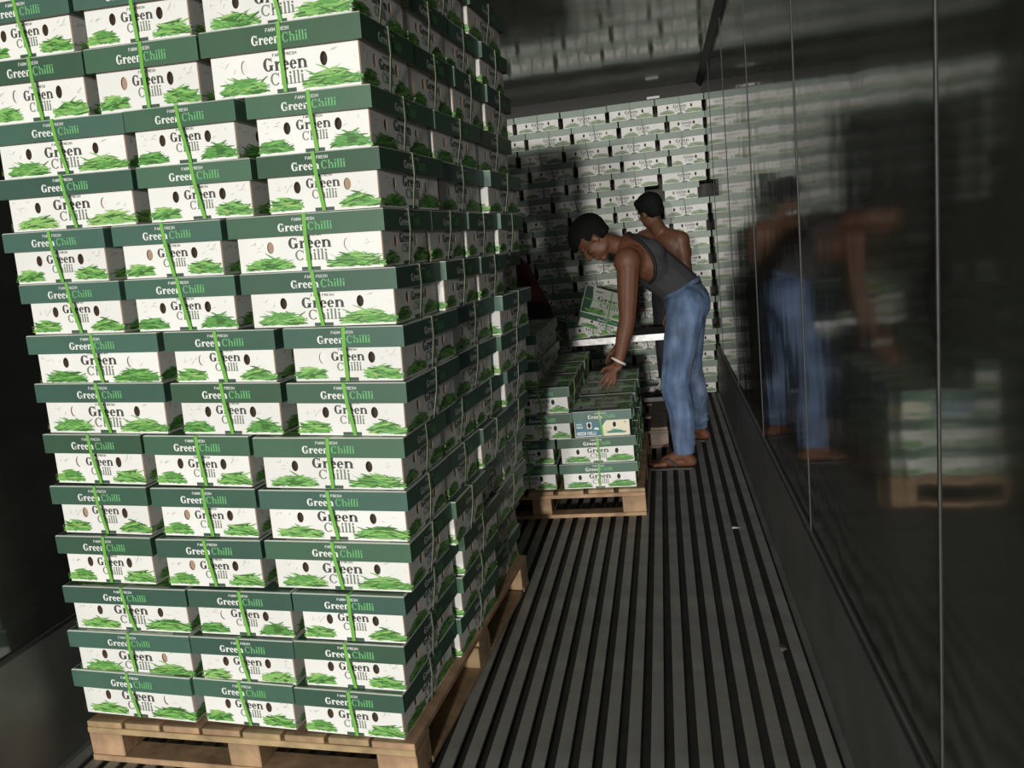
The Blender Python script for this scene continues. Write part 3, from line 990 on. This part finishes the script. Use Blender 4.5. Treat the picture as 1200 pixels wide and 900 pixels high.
def boundary_tubes(me, r, name, material, keep=None):
    """thin binding that follows the open edges of a garment"""
    bm = bmesh.new(); bm.from_mesh(me)
    edges = [e for e in bm.edges if len(e.link_faces) == 1]
    nb = {}
    for e in edges:
        for p, q in ((e.verts[0], e.verts[1]), (e.verts[1], e.verts[0])): nb.setdefault(p, []).append(q)
    seen, out = set(), MB()
    for s in list(nb):
        if s in seen: continue
        loop, cur, prv = [], s, None
        while cur is not None and cur not in seen:
            seen.add(cur); loop.append(cur.co.copy())
            nx = [q for q in nb[cur] if q is not prv and q not in seen]
            prv, cur = cur, (nx[0] if nx else None)
        if len(loop) < 14: continue
        for _ in range(6):
            n = len(loop); loop = [(loop[i - 1] + loop[i] * 2 + loop[(i + 1) % n]) / 4 for i in range(n)]
        loop = loop[::2]
        n = len(loop)
        if keep and not keep(sum(loop, Vector()) / n): continue
        cen = sum(loop, Vector()) / n
        rings = []
        for i, p in enumerate(loop):
            tan = (loop[(i + 1) % n] - loop[i - 1]).normalized()
            a = (p - cen); a = (a - tan * a.dot(tan)).normalized(); c = tan.cross(a)
            rings.append([p + a * r * math.cos(q) + c * r * math.sin(q) for q in [j * math.pi / 3 for j in range(6)]])
        for i in range(n):
            A, B = rings[i], rings[(i + 1) % n]
            for j in range(6):
                out.poly([A[j], B[j], B[(j + 1) % 6], A[(j + 1) % 6]])
    bm.free()
    return out.mesh(name, [material], smooth=True)


def head_parts(bm, hc, up, face, scale=1.0):
    """skull, jaw, brow, nose, lips, ears; hc = centre of the head"""
    up, face = Vector(up).normalized(), Vector(face)
    face = (face - up * face.dot(up)).normalized()
    side = up.cross(face)
    s = scale
    ax = (side, face, up)
    hc = Vector(hc)
    P = lambda x, f, u: hc + side * x * s + face * f * s + up * u * s
    ellipsoid(bm, P(0, -0.012, 0.030), (0.074 * s, 0.095 * s, 0.085 * s), ax)      # cranium
    ellipsoid(bm, P(0, 0.022, -0.035), (0.058 * s, 0.064 * s, 0.080 * s), ax)      # face
    ellipsoid(bm, P(0, 0.058, -0.100), (0.026 * s, 0.022 * s, 0.020 * s), ax)      # chin
    ellipsoid(bm, P(0, 0.078, 0.022), (0.045 * s, 0.014 * s, 0.012 * s), ax)       # brow
    capsule(bm, P(0, 0.084, 0.010), 0.008 * s, P(0, 0.104, -0.030), 0.013 * s)     # nose
    for x in (-1, 1):
        ellipsoid(bm, P(x * 0.011, 0.093, -0.034), (0.008 * s, 0.010 * s, 0.007 * s), ax)
        ellipsoid(bm, P(x * 0.038, 0.058, -0.022), (0.020 * s, 0.018 * s, 0.016 * s), ax)   # cheek
        ellipsoid(bm, P(x * 0.073, -0.010, -0.012), (0.009 * s, 0.019 * s, 0.031 * s), ax)  # ear
        ellipsoid(bm, P(x * 0.040, 0.008, -0.068), (0.016 * s, 0.044 * s, 0.030 * s), ax)   # jaw angle
    capsule(bm, P(-0.018, 0.082, -0.063), 0.0075 * s, P(0.018, 0.082, -0.063), 0.0075 * s)
    capsule(bm, P(-0.015, 0.080, -0.075), 0.0080 * s, P(0.015, 0.080, -0.075), 0.0080 * s)
    return P, ax


def hair_mesh(name, P, ax, s=1.0, bulk=1.0, material=None):
    bm = bmesh.new()
    ellipsoid(bm, P(0, -0.016, 0.040), (0.083 * s * bulk, 0.104 * s * bulk, 0.090 * s * bulk), ax)
    ellipsoid(bm, P(0, 0.050, 0.085), (0.060 * s, 0.040 * s, 0.032 * s), ax)
    ellipsoid(bm, P(0, -0.060, -0.010), (0.066 * s, 0.052 * s, 0.060 * s), ax)
    side, face, up = ax
    hc = P(0, 0, 0)

    def cut(c):
        d = c - hc
        f, u = d.dot(face) / s, d.dot(up) / s
        return (u < 0.050 and f > 0.020) or (u < -0.052) or (u < 0.005 and f > -0.025)
    return finish(name, bm, material or M['hair'], 0.006, 3, cut)


def hand(bm, wrist, knuckle, palmn, curl, scale=1.0, thumb_side=1, spread=0.10):
    """palm and five separate fingers; knuckle = middle of the knuckle row, palmn = direction the palm faces"""
    w, kc, pn = Vector(wrist), Vector(knuckle), Vector(palmn).normalized()
    d = (kc - w).normalized()
    pn = (pn - d * pn.dot(d)).normalized()
    sd = d.cross(pn) * thumb_side
    s = scale
    for i in range(4):
        o = (i - 1.5) * 0.021 * s
        capsule(bm, w + sd * o * 0.55, 0.015 * s, kc + sd * (-o), 0.0125 * s)
    tips = []
    for i, ln in enumerate((0.072, 0.082, 0.077, 0.060)):
        o = -(i - 1.5) * 0.021 * s
        p = kc + sd * o
        dr = (d + sd * (-(i - 1.5)) * spread).normalized()
        r = (0.0092 if i < 3 else 0.008) * s
        for j, (fr, cu) in enumerate(((0.45, curl * 0.5), (0.30, curl), (0.25, curl))):
            dr = (dr * math.cos(cu) + pn * math.sin(cu)).normalized()
            q = p + dr * ln * fr * s
            capsule(bm, p, r, q, r * 0.90)
            p, r = q, r * 0.90
        tips.append(p)
    tb_ = w + d * 0.022 * s + sd * 0.030 * s
    t1 = tb_ + (d * 0.6 + sd * 0.75 + pn * 0.25).normalized() * 0.042 * s
    t2 = t1 + (d * 0.9 + sd * 0.30 + pn * 0.35).normalized() * 0.030 * s
    capsule(bm, w + sd * 0.012 * s, 0.015 * s, tb_, 0.014 * s)
    capsule(bm, tb_, 0.0135 * s, t1, 0.0115 * s)
    capsule(bm, t1, 0.011 * s, t2, 0.0090 * s)
    return tips


def foot(bm, ankle, heel, toe):
    a, h, t = Vector(ankle), Vector(heel), Vector(toe)
    d = (t - h); ln = d.length; d.normalize()
    sd = Vector((0, 0, 1)).cross(d)
    capsule(bm, h + Vector((0, 0, 0.030)), 0.030, a, 0.036)
    capsule(bm, h + Vector((0, 0, 0.030)), 0.031, h + d * ln * 0.62 + Vector((0, 0, 0.026)), 0.027)
    capsule(bm, a + d * 0.02, 0.034, h + d * ln * 0.60 + Vector((0, 0, 0.034)), 0.028)
    for i in range(5):
        o = sd * (i - 2) * 0.017
        L = ln * (1.0 - 0.045 * abs(i - 0.6))
        capsule(bm, h + d * ln * 0.60 + o * 0.9 + Vector((0, 0, 0.022)), 0.018, h + d * ln * 0.86 + o * 1.05 + Vector((0, 0, 0.016)), 0.012)
        capsule(bm, h + d * ln * 0.86 + o * 1.05 + Vector((0, 0, 0.016)), 0.0105, h + d * L + o * 1.1 + Vector((0, 0, 0.012)), 0.0095 if i else 0.012)


def flipflop(heel, toe, parent):
    h, t = Vector(heel), Vector(toe)
    d = (t - h); ln = d.length; d.normalize()
    sd = Vector((0, 0, 1)).cross(d)
    prof = [(-0.05, 0.018), (-0.02, 0.032), (0.12, 0.036), (0.40, 0.034), (0.62, 0.045), (0.82, 0.049), (0.97, 0.038), (1.06, 0.015)]
    b = MB()
    lo, hi = 0.001, 0.013
    L = [h + d * ln * f + sd * w for f, w in prof]
    R = [h + d * ln * f - sd * w for f, w in prof]
    ol = L + R[::-1]
    up_ = [Vector((p.x, p.y, hi)) for p in ol]; dn = [Vector((p.x, p.y, lo)) for p in ol]
    n = len(ol)
    b.poly(up_[::-1]); b.poly(dn)
    for i in range(n):
        j = (i + 1) % n
        b.poly([dn[j], dn[i], up_[i], up_[j]])
    sole = link('sandal', b.mesh('sandal', [M['rubber']]), parent)
    bm = bmesh.new()
    top = h + d * ln * 0.76 + Vector((0, 0, 0.034))
    for s in (-1, 1):
        m1 = h + d * ln * 0.52 + sd * s * 0.034 + Vector((0, 0, 0.050))
        e1 = h + d * ln * 0.34 + sd * s * 0.036 + Vector((0, 0, 0.012))
        capsule(bm, top, 0.005, m1, 0.0085); capsule(bm, m1, 0.0085, e1, 0.007)
    capsule(bm, top, 0.005, h + d * ln * 0.80 + Vector((0, 0, 0.012)), 0.004)
    link('thong', finish('thong', bm, M['rubber'], 0.004, 1), sole)


# ---- the man bending over the half-loaded pallet
def person_one():
    hipN, hipF = Vector((0.100, 4.46, 0.90)), Vector((0.120, 4.66, 0.90))
    kneeN, kneeF = Vector((0.020, 4.40, 0.475)), Vector((0.110, 4.78, 0.50))
    ankN, ankF = Vector((0.048, 4.37, 0.085)), Vector((0.150, 4.93, 0.085))
    heelN, toeN = Vector((0.085, 4.375, 0.013)), Vector((-0.150, 4.40, 0.013))
    heelF, toeF = Vector((0.190, 4.945, 0.013)), Vector((-0.015, 5.045, 0.013))
    pel = Vector((0.105, 4.56, 0.93))
    waist = Vector((0.070, 4.555, 1.01))
    chest = Vector((-0.095, 4.545, 1.165))
    shN, shF = Vector((-0.180, 4.365, 1.175)), Vector((-0.190, 4.715, 1.195))
    neck0, hc = Vector((-0.215, 4.54, 1.250)), Vector((-0.372, 4.50, 1.302))
    elN, wrN = Vector((-0.206, 4.325, 0.862)), Vector((-0.270, 4.290, 0.640))
    elF, wrF = Vector((-0.190, 4.760, 0.890)), Vector((-0.265, 4.640, 0.700))
    up = Vector((-0.86, 0.0, 0.50)); fc = Vector((-0.50, -0.12, -0.86))
    bm = bmesh.new()
    # trunk under the clothes
    ta = (chest - waist).normalized()
    sdv = Vector((0, 1, 0)); dp = ta.cross(sdv)
    ellipsoid(bm, chest, (0.105, 0.165, 0.185), (dp, sdv, ta))
    capsule(bm, pel, 0.115, waist, 0.105)
    capsule(bm, waist, 0.105, chest, 0.115)
    capsule(bm, chest + Vector((-.04, -.09, .01)), 0.085, shN, 0.060)
    capsule(bm, chest + Vector((-.04, .09, .01)), 0.085, shF, 0.060)
    capsule(bm, shN + Vector((0.03, 0.05, 0.03)), 0.052, neck0, 0.052)
    capsule(bm, shF + Vector((0.03, -0.05, 0.03)), 0.052, neck0, 0.052)
    ellipsoid(bm, (-0.080, 4.455, 1.200), (0.090, 0.050, 0.075))        # shoulder blade
    capsule(bm, chest + ta * 0.12, 0.070, neck0, 0.055)
    capsule(bm, neck0, 0.054, hc - up * 0.055 - fc * 0.015, 0.052)
    P, ax = head_parts(bm, hc, up, fc, 1.0)
    # near arm
    ellipsoid(bm, shN + Vector((-0.004, -0.010, -0.005)), (0.074, 0.062, 0.078))
    capsule(bm, shN, 0.067, shN.lerp(elN, 0.5), 0.059)
    capsule(bm, shN.lerp(elN, 0.5), 0.059, elN, 0.046)
    capsule(bm, elN, 0.047, elN.lerp(wrN, 0.3), 0.047)
    capsule(bm, elN.lerp(wrN, 0.3), 0.047, wrN, 0.030)
    tips = hand(bm, wrN + Vector((-.006, -.002, -.02)), wrN + Vector((-0.048, -0.020, -0.078)), (-0.35, 0.25, -0.8), 0.16, 1.0, -1)
    # far arm
    capsule(bm, shF, 0.058, elF, 0.043)
    capsule(bm, elF, 0.043, wrF, 0.028)
    hand(bm, wrF + Vector((-.01, 0, -.01)), wrF + Vector((-0.06, -0.01, -0.060)), (0.2, -0.3, -0.8), 0.3, 1.0, 1)
    # legs
    for h_, k_, a_, he, to in ((hipN, kneeN, ankN, heelN, toeN), (hipF, kneeF, ankF, heelF, toeF)):
        capsule(bm, h_, 0.088, k_, 0.058)
        capsule(bm, k_, 0.055, k_.lerp(a_, 0.35) + Vector((0.015, 0, 0)), 0.055)
        capsule(bm, k_.lerp(a_, 0.35) + Vector((0.015, 0, 0)), 0.055, a_, 0.036)
        foot(bm, a_, he, to)
    root = link('person', finish('body', bm, M['skin'], 0.0062, 4))
    tag(root, 'man in dark grey tank top and ripped blue jeans, bending over the half-loaded pallet', 'person', 'people loading cartons')
    link('hair', hair_mesh('hair', P, ax, 1.06, 1.12), root)
    for x in (-1, 1):
        bm = bmesh.new(); ellipsoid(bm, P(x * 0.030, 0.077, 0.004), (0.011, 0.008, 0.006), ax)
        link('eye', finish('eye', bm, M['eye'], 0.003, 1), root)
    # tank top
    bm = bmesh.new()
    e = 0.010
    ellipsoid(bm, chest, (0.105 + e, 0.165 + e, 0.185 + e), (dp, sdv, ta))
    capsule(bm, pel + Vector((-.012, 0, .035)), 0.118 + e, waist, 0.106 + e)
    capsule(bm, waist, 0.108 + e, chest, 0.117 + e)
    capsule(bm, chest + Vector((-.04, -.09, .01)), 0.085 + e, shN + Vector((0, .03, .01)), 0.060 + e)
    capsule(bm, chest + Vector((-.04, .09, .01)), 0.085 + e, shF + Vector((0, -.03, .01)), 0.060 + e)
    capsule(bm, shN + Vector((0.03, 0.05, 0.03)), 0.053 + e, neck0, 0.048 + e)
    capsule(bm, shF + Vector((0.03, -0.05, 0.03)), 0.053 + e, neck0, 0.048 + e)
    ellipsoid(bm, (-0.080, 4.455, 1.200), (0.090 + e, 0.050 + e, 0.075 + e))
    capsule(bm, chest + ta * 0.12, 0.070 + e, neck0, 0.050 + e)
    nd = (hc - neck0).normalized()
    wn = Vector((-0.42, 0, 0.90)).normalized()

    def cut(c):
        # arm openings: slanted ellipses seen from the side
        x, z = c.x + 0.150, c.z - 1.165
        ca, sa = math.cos(math.radians(-28)), math.sin(math.radians(-28))
        xe, ze = x * ca - z * sa, x * sa + z * ca
        if abs(c.y - 4.54) > 0.075 and (xe / 0.098) ** 2 + (ze / 0.148) ** 2 < 1: return True
        if (c - neck0).dot(nd) > -0.020: return True
        return (c - pel).dot(wn) < 0.030
    tk = finish('tank_top', bm, M['tank'], 0.0075, 9, cut)
    tko = link('tank_top', tk, root)
    link('binding', boundary_tubes(tk, 0.0095, 'binding', M['trim'], lambda c: c.z > 1.07), tko)
    # jeans
    bm = bmesh.new()
    ellipsoid(bm, pel + Vector((0.012, 0, -0.01)), (0.128, 0.165, 0.115))
    capsule(bm, pel, 0.122, pel + Vector((-0.014, 0, 0.060)), 0.116)
    ellipsoid(bm, pel + Vector((0.045, -0.07, -0.03)), (0.095, 0.090, 0.105))
    ellipsoid(bm, pel + Vector((0.045, 0.07, -0.03)), (0.095, 0.090, 0.105))
    for h_, k_, a_ in ((hipN, kneeN, ankN), (hipF, kneeF, ankF)):
        capsule(bm, h_ + Vector((0.012, 0, 0)), 0.112, h_.lerp(k_, 0.5) + Vector((0.004, 0, 0)), 0.096)
        capsule(bm, h_.lerp(k_, 0.5) + Vector((0.004, 0, 0)), 0.096, k_, 0.080)
        capsule(bm, k_, 0.080, k_.lerp(a_, 0.4) + Vector((0.016, 0, 0)), 0.076)
        capsule(bm, k_.lerp(a_, 0.4) + Vector((0.016, 0, 0)), 0.076, a_ + Vector((0, 0, 0.030)), 0.061)
        for zf, rr_ in ((0.96, 0.079), (0.88, 0.078), (0.20, 0.0635), (0.12, 0.0615)):
            c = a_.lerp(k_, zf) + Vector((0.010 * (zf < 0.7), 0, 0))
            ellipsoid(bm, c, (rr_ + .004, rr_ + .004, 0.016), (Vector((1, 0, .25)), Vector((0, 1, -.15)), Vector((0, 0, 1))))

    def cutj(c):
        if (c - pel).dot(wn) > 0.062: return True
        return c.z < 0.100
    jm = finish('jeans', bm, M['denim'], 0.0085, 3, cutj)
    jo = link('jeans', jm, root)
    link('waistband', boundary_tubes(jm, 0.012, 'waistband', M['denim'], lambda c: c.z > 0.7), jo)
    link('hem', boundary_tubes(jm, 0.004, 'hem', M['denim'], lambda c: c.z < 0.3), jo)
    # frayed tear at the knee
    b = MB()
    rg = random.Random(3)
    for i in range(14):
        p = kneeN + Vector((-0.074, -0.03 + 0.012 * rg.uniform(-1, 1), -0.01 + 0.004 * i))
        q = p + Vector((-0.014 * rg.random() - .004, -0.012 * rg.random(), -0.016 * rg.random()))
        b.poly([p, p + Vector((0, 0, .002)), q + Vector((0, 0, .0012)), q])
        b.poly([q, q + Vector((0, 0, .0012)), p + Vector((0, .002, .002)), p + Vector((0, .002, 0))])
    link('frayed_threads', b.mesh('frayed_threads', [M['paper']]), jo)
    flipflop(heelN, toeN, root)
    flipflop(heelF, toeF, root)
    # bracelet round the near wrist
    ad = (wrN - elN).normalized()
    u_ = ad.cross(Vector((0, 1, 0))).normalized(); v_ = ad.cross(u_)
    c0 = wrN - ad * 0.006
    b = MB()
    n, mseg = 28, 8
    axs = (u_ + ad * 0.25).normalized()
    rings = []
    for i in range(n):
        a = 2 * math.pi * i / n
        rad = axs * math.cos(a) + v_ * math.sin(a)
        cc = c0 + rad * 0.040
        rings.append([cc + rad * 0.0055 * math.cos(q) + ad * 0.0070 * math.sin(q) for q in [2 * math.pi * j / mseg for j in range(mseg)]])
    for i in range(n):
        for j in range(mseg):
            b.poly([rings[i][j], rings[(i + 1) % n][j], rings[(i + 1) % n][(j + 1) % mseg], rings[i][(j + 1) % mseg]])
    br = tag(link('bracelet', b.mesh('bracelet', [M['bracelet']], smooth=True), root), 'pale bangle round the wrist')
    return root


person_one()


def simple_person(pel, chest, shA, shB, hc, up, fc, armA, armB, legs, shirt, trousers, skin, label, sleeves, hairb=1.12):
    """standing or stooping figure; armA = (elbow, wrist); legs = ((knee, ankle, heel, toe), ...)"""
    pel, chest, shA, shB, hc = map(Vector, (pel, chest, shA, shB, hc))
    up = Vector(up).normalized(); fc = Vector(fc)
    bm = bmesh.new()
    ta = (chest - pel).normalized()
    sd = (shB - shA).normalized(); sd = (sd - ta * sd.dot(ta)).normalized()
    dp = ta.cross(sd)
    neck = (shA + shB) / 2 + ta * 0.055

    def trunk(bm, e):
        ellipsoid(bm, chest, (0.100 + e, 0.155 + e, 0.185 + e), (dp, sd, ta))
        capsule(bm, pel, 0.110 + e, pel.lerp(chest, 0.5), 0.105 + e)
        capsule(bm, pel.lerp(chest, 0.5), 0.105 + e, chest, 0.115 + e)
        capsule(bm, chest + ta * 0.04 - sd * 0.08, 0.085 + e, shA, 0.060 + e)
        capsule(bm, chest + ta * 0.04 + sd * 0.08, 0.085 + e, shB, 0.060 + e)
        capsule(bm, shA + ta * .02, 0.050 + e, neck, 0.050 + e)
        capsule(bm, shB + ta * .02, 0.050 + e, neck, 0.050 + e)
    trunk(bm, 0)
    capsule(bm, neck, 0.055, hc - up * 0.06, 0.052)
    P, ax = head_parts(bm, hc, up, fc)
    for sh, (el, wr) in ((shA, armA), (shB, armB)):
        el, wr = Vector(el), Vector(wr)
        ellipsoid(bm, sh, (0.064, 0.062, 0.066))
        capsule(bm, sh, 0.058, el, 0.042)
        capsule(bm, el, 0.042, wr, 0.028)
        d = (wr - el).normalized()
        hand(bm, wr + d * 0.01, wr + d * 0.085, (-0.2, 0, -1) if abs(d.z) < .9 else (0, 1, 0), 0.25)
    for i, (kn, an, he, to) in enumerate(legs):
        hp = pel + sd * (-0.09 if i == 0 else 0.09) - Vector((0, 0, 0.03))
        kn, an = Vector(kn), Vector(an)
        capsule(bm, hp, 0.085, kn, 0.056)
        capsule(bm, kn, 0.055, an, 0.036)
        foot(bm, an, he, to)
    root = link('person', finish('body', bm, skin, 0.0075, 4))
    tag(root, label, 'person', 'people loading cartons')
    link('hair', hair_mesh('hair', P, ax, 1.0, hairb), root)
    bm = bmesh.new()
    ellipsoid(bm, pel, (0.118, 0.165, 0.115), (dp, sd, ta))
    for i, (kn, an, he, to) in enumerate(legs):
        hp = pel + sd * (-0.09 if i == 0 else 0.09) - Vector((0, 0, 0.03))
        kn, an = Vector(kn), Vector(an)
        capsule(bm, hp, 0.105, kn, 0.076)
        capsule(bm, kn, 0.076, an + Vector((0, 0, .04)), 0.056)
    link('trousers', finish('trousers', bm, trousers, 0.009, 3, lambda c: c.z < 0.10 or (c - pel).dot(ta) > 0.095), root)
    if shirt:
        bm = bmesh.new()
        trunk(bm, 0.014)
        for sh, (el, wr) in ((shA, armA), (shB, armB)):
            capsule(bm, sh, 0.074, Vector(sh).lerp(Vector(el), sleeves), 0.066)
        nk = (hc - neck).normalized()
        ends = [(Vector(sh).lerp(Vector(el), sleeves * 0.97), (Vector(el) - Vector(sh)).normalized()) for sh, (el, wr) in ((shA, armA), (shB, armB))]
        link('shirt', finish('shirt', bm, shirt, 0.009, 4, lambda c: (c - neck).dot(nk) > 0.015 or (c - pel).dot(ta) < -0.07 or any((c - q).dot(d) > 0.03 and (c - q).length < 0.16 for q, d in ends)), root)
    for kn, an, he, to in legs:
        flipflop(he, to, root)
    return root


simple_person((0.075, 5.88, 0.86), (0.060, 5.74, 1.130), (0.130, 5.66, 1.235), (-0.120, 5.86, 1.265), (-0.062, 5.69, 1.452), (-0.30, 0.05, 0.95), (-0.62, 0.72, -0.35),
              ((0.16, 5.60, 0.98), (0.05, 5.62, 0.80)), ((-0.20, 5.95, 1.02), (-0.22, 5.90, 0.84)),
              (((0.16, 5.86, 0.46), (0.17, 5.95, 0.085), (0.19, 5.985, 0.013), (0.02, 6.12, 0.013)), ((-0.02, 5.98, 0.46), (-0.03, 6.04, 0.085), (-0.01, 6.06, 0.013), (-0.18, 6.19, 0.013))),
              None, M['darkcloth'], M['skin2'], 'bare-shouldered man with short black hair standing behind the man in jeans', 0.5, 1.03)
simple_person((-0.830, 5.08, 0.86), (-0.95, 5.10, 1.12), (-1.03, 4.93, 1.210), (-1.03, 5.27, 1.210), (-1.190, 5.10, 1.320), (-0.75, 0, 0.65), (-0.65, 0, -0.75),
              ((-1.14, 4.93, 0.95), (-1.24, 4.99, 0.76)), ((-1.14, 5.27, 0.95), (-1.24, 5.21, 0.76)),
              (((-0.95, 4.98, 0.45), (-0.86, 4.98, 0.085), (-0.83, 4.98, 0.013), (-1.05, 4.96, 0.013)), ((-0.97, 5.18, 0.45), (-0.86, 5.18, 0.085), (-0.83, 5.18, 0.013), (-1.05, 5.20, 0.013))),
              M['red'], M['darkcloth'], M['skin2'], 'stooping figure in a dark maroon shirt half hidden behind the near stack', 0.7)

# ------------------------------------------------------------------ small things on the floor
b = MB()
b.poly([(-0.018, -0.007, 0.001), (0.016, -0.009, 0.004), (0.019, 0.006, 0.002), (-0.015, 0.008, 0.005)])
b.poly([(-0.015, 0.008, 0.0045), (0.019, 0.006, 0.0015), (0.016, -0.009, 0.0035), (-0.018, -0.007, 0.0005)])
tag(link('paper_scrap', b.mesh('paper_scrap', [M['paper']]), None, T(0.240, 3.437, 0.0)), 'small white scrap of paper on the ribbed floor', 'scrap')
b = MB()
q = [(-0.012, -0.03, 0.002), (0.010, -0.012, 0.006), (0.004, 0.012, 0.004), (-0.006, 0.03, 0.002), (-0.012, 0.0, 0.005)]
b.poly(q); b.poly([(x, y, z - 0.0006) for x, y, z in reversed(q)])
tag(link('dry_leaf', b.mesh('dry_leaf', [M['leaf']]), None, T(0.289, 2.396, 0.0)), 'pale dry leaf on the floor bars near right kick plate', 'leaf')
bm = bmesh.new()
bmesh.ops.create_icosphere(bm, subdivisions=3, radius=1.0)
rg = random.Random(12)
for v in bm.verts:
    n = rg.uniform(0.7, 1.15)
    v.co = Vector((v.co.x * 0.085 * n, v.co.y * 0.06 * n, 0.028 + v.co.z * 0.028 * n))
    v.co.z = max(0.001, v.co.z)
me = bpy.data.meshes.new('plastic_film'); bm.to_mesh(me); bm.free()
me.materials.append(M['film'])
tag(link('plastic_film', me, None, T(-1.34, 1.955, 0.0)), 'crumpled clear plastic film on the floor under the near pallet', 'plastic wrap')
b = MB(); b.box((-0.05, 0, -0.009), (0.05, 0.003, 0.009))  # thin white box on the end wall, just above the far cartons
tag(link('sliver', b.mesh('sliver', [M['paper']]), None, T(0.015, YB - 0.004, 2.375)), 'small white sticker above the far carton wall', 'sliver')
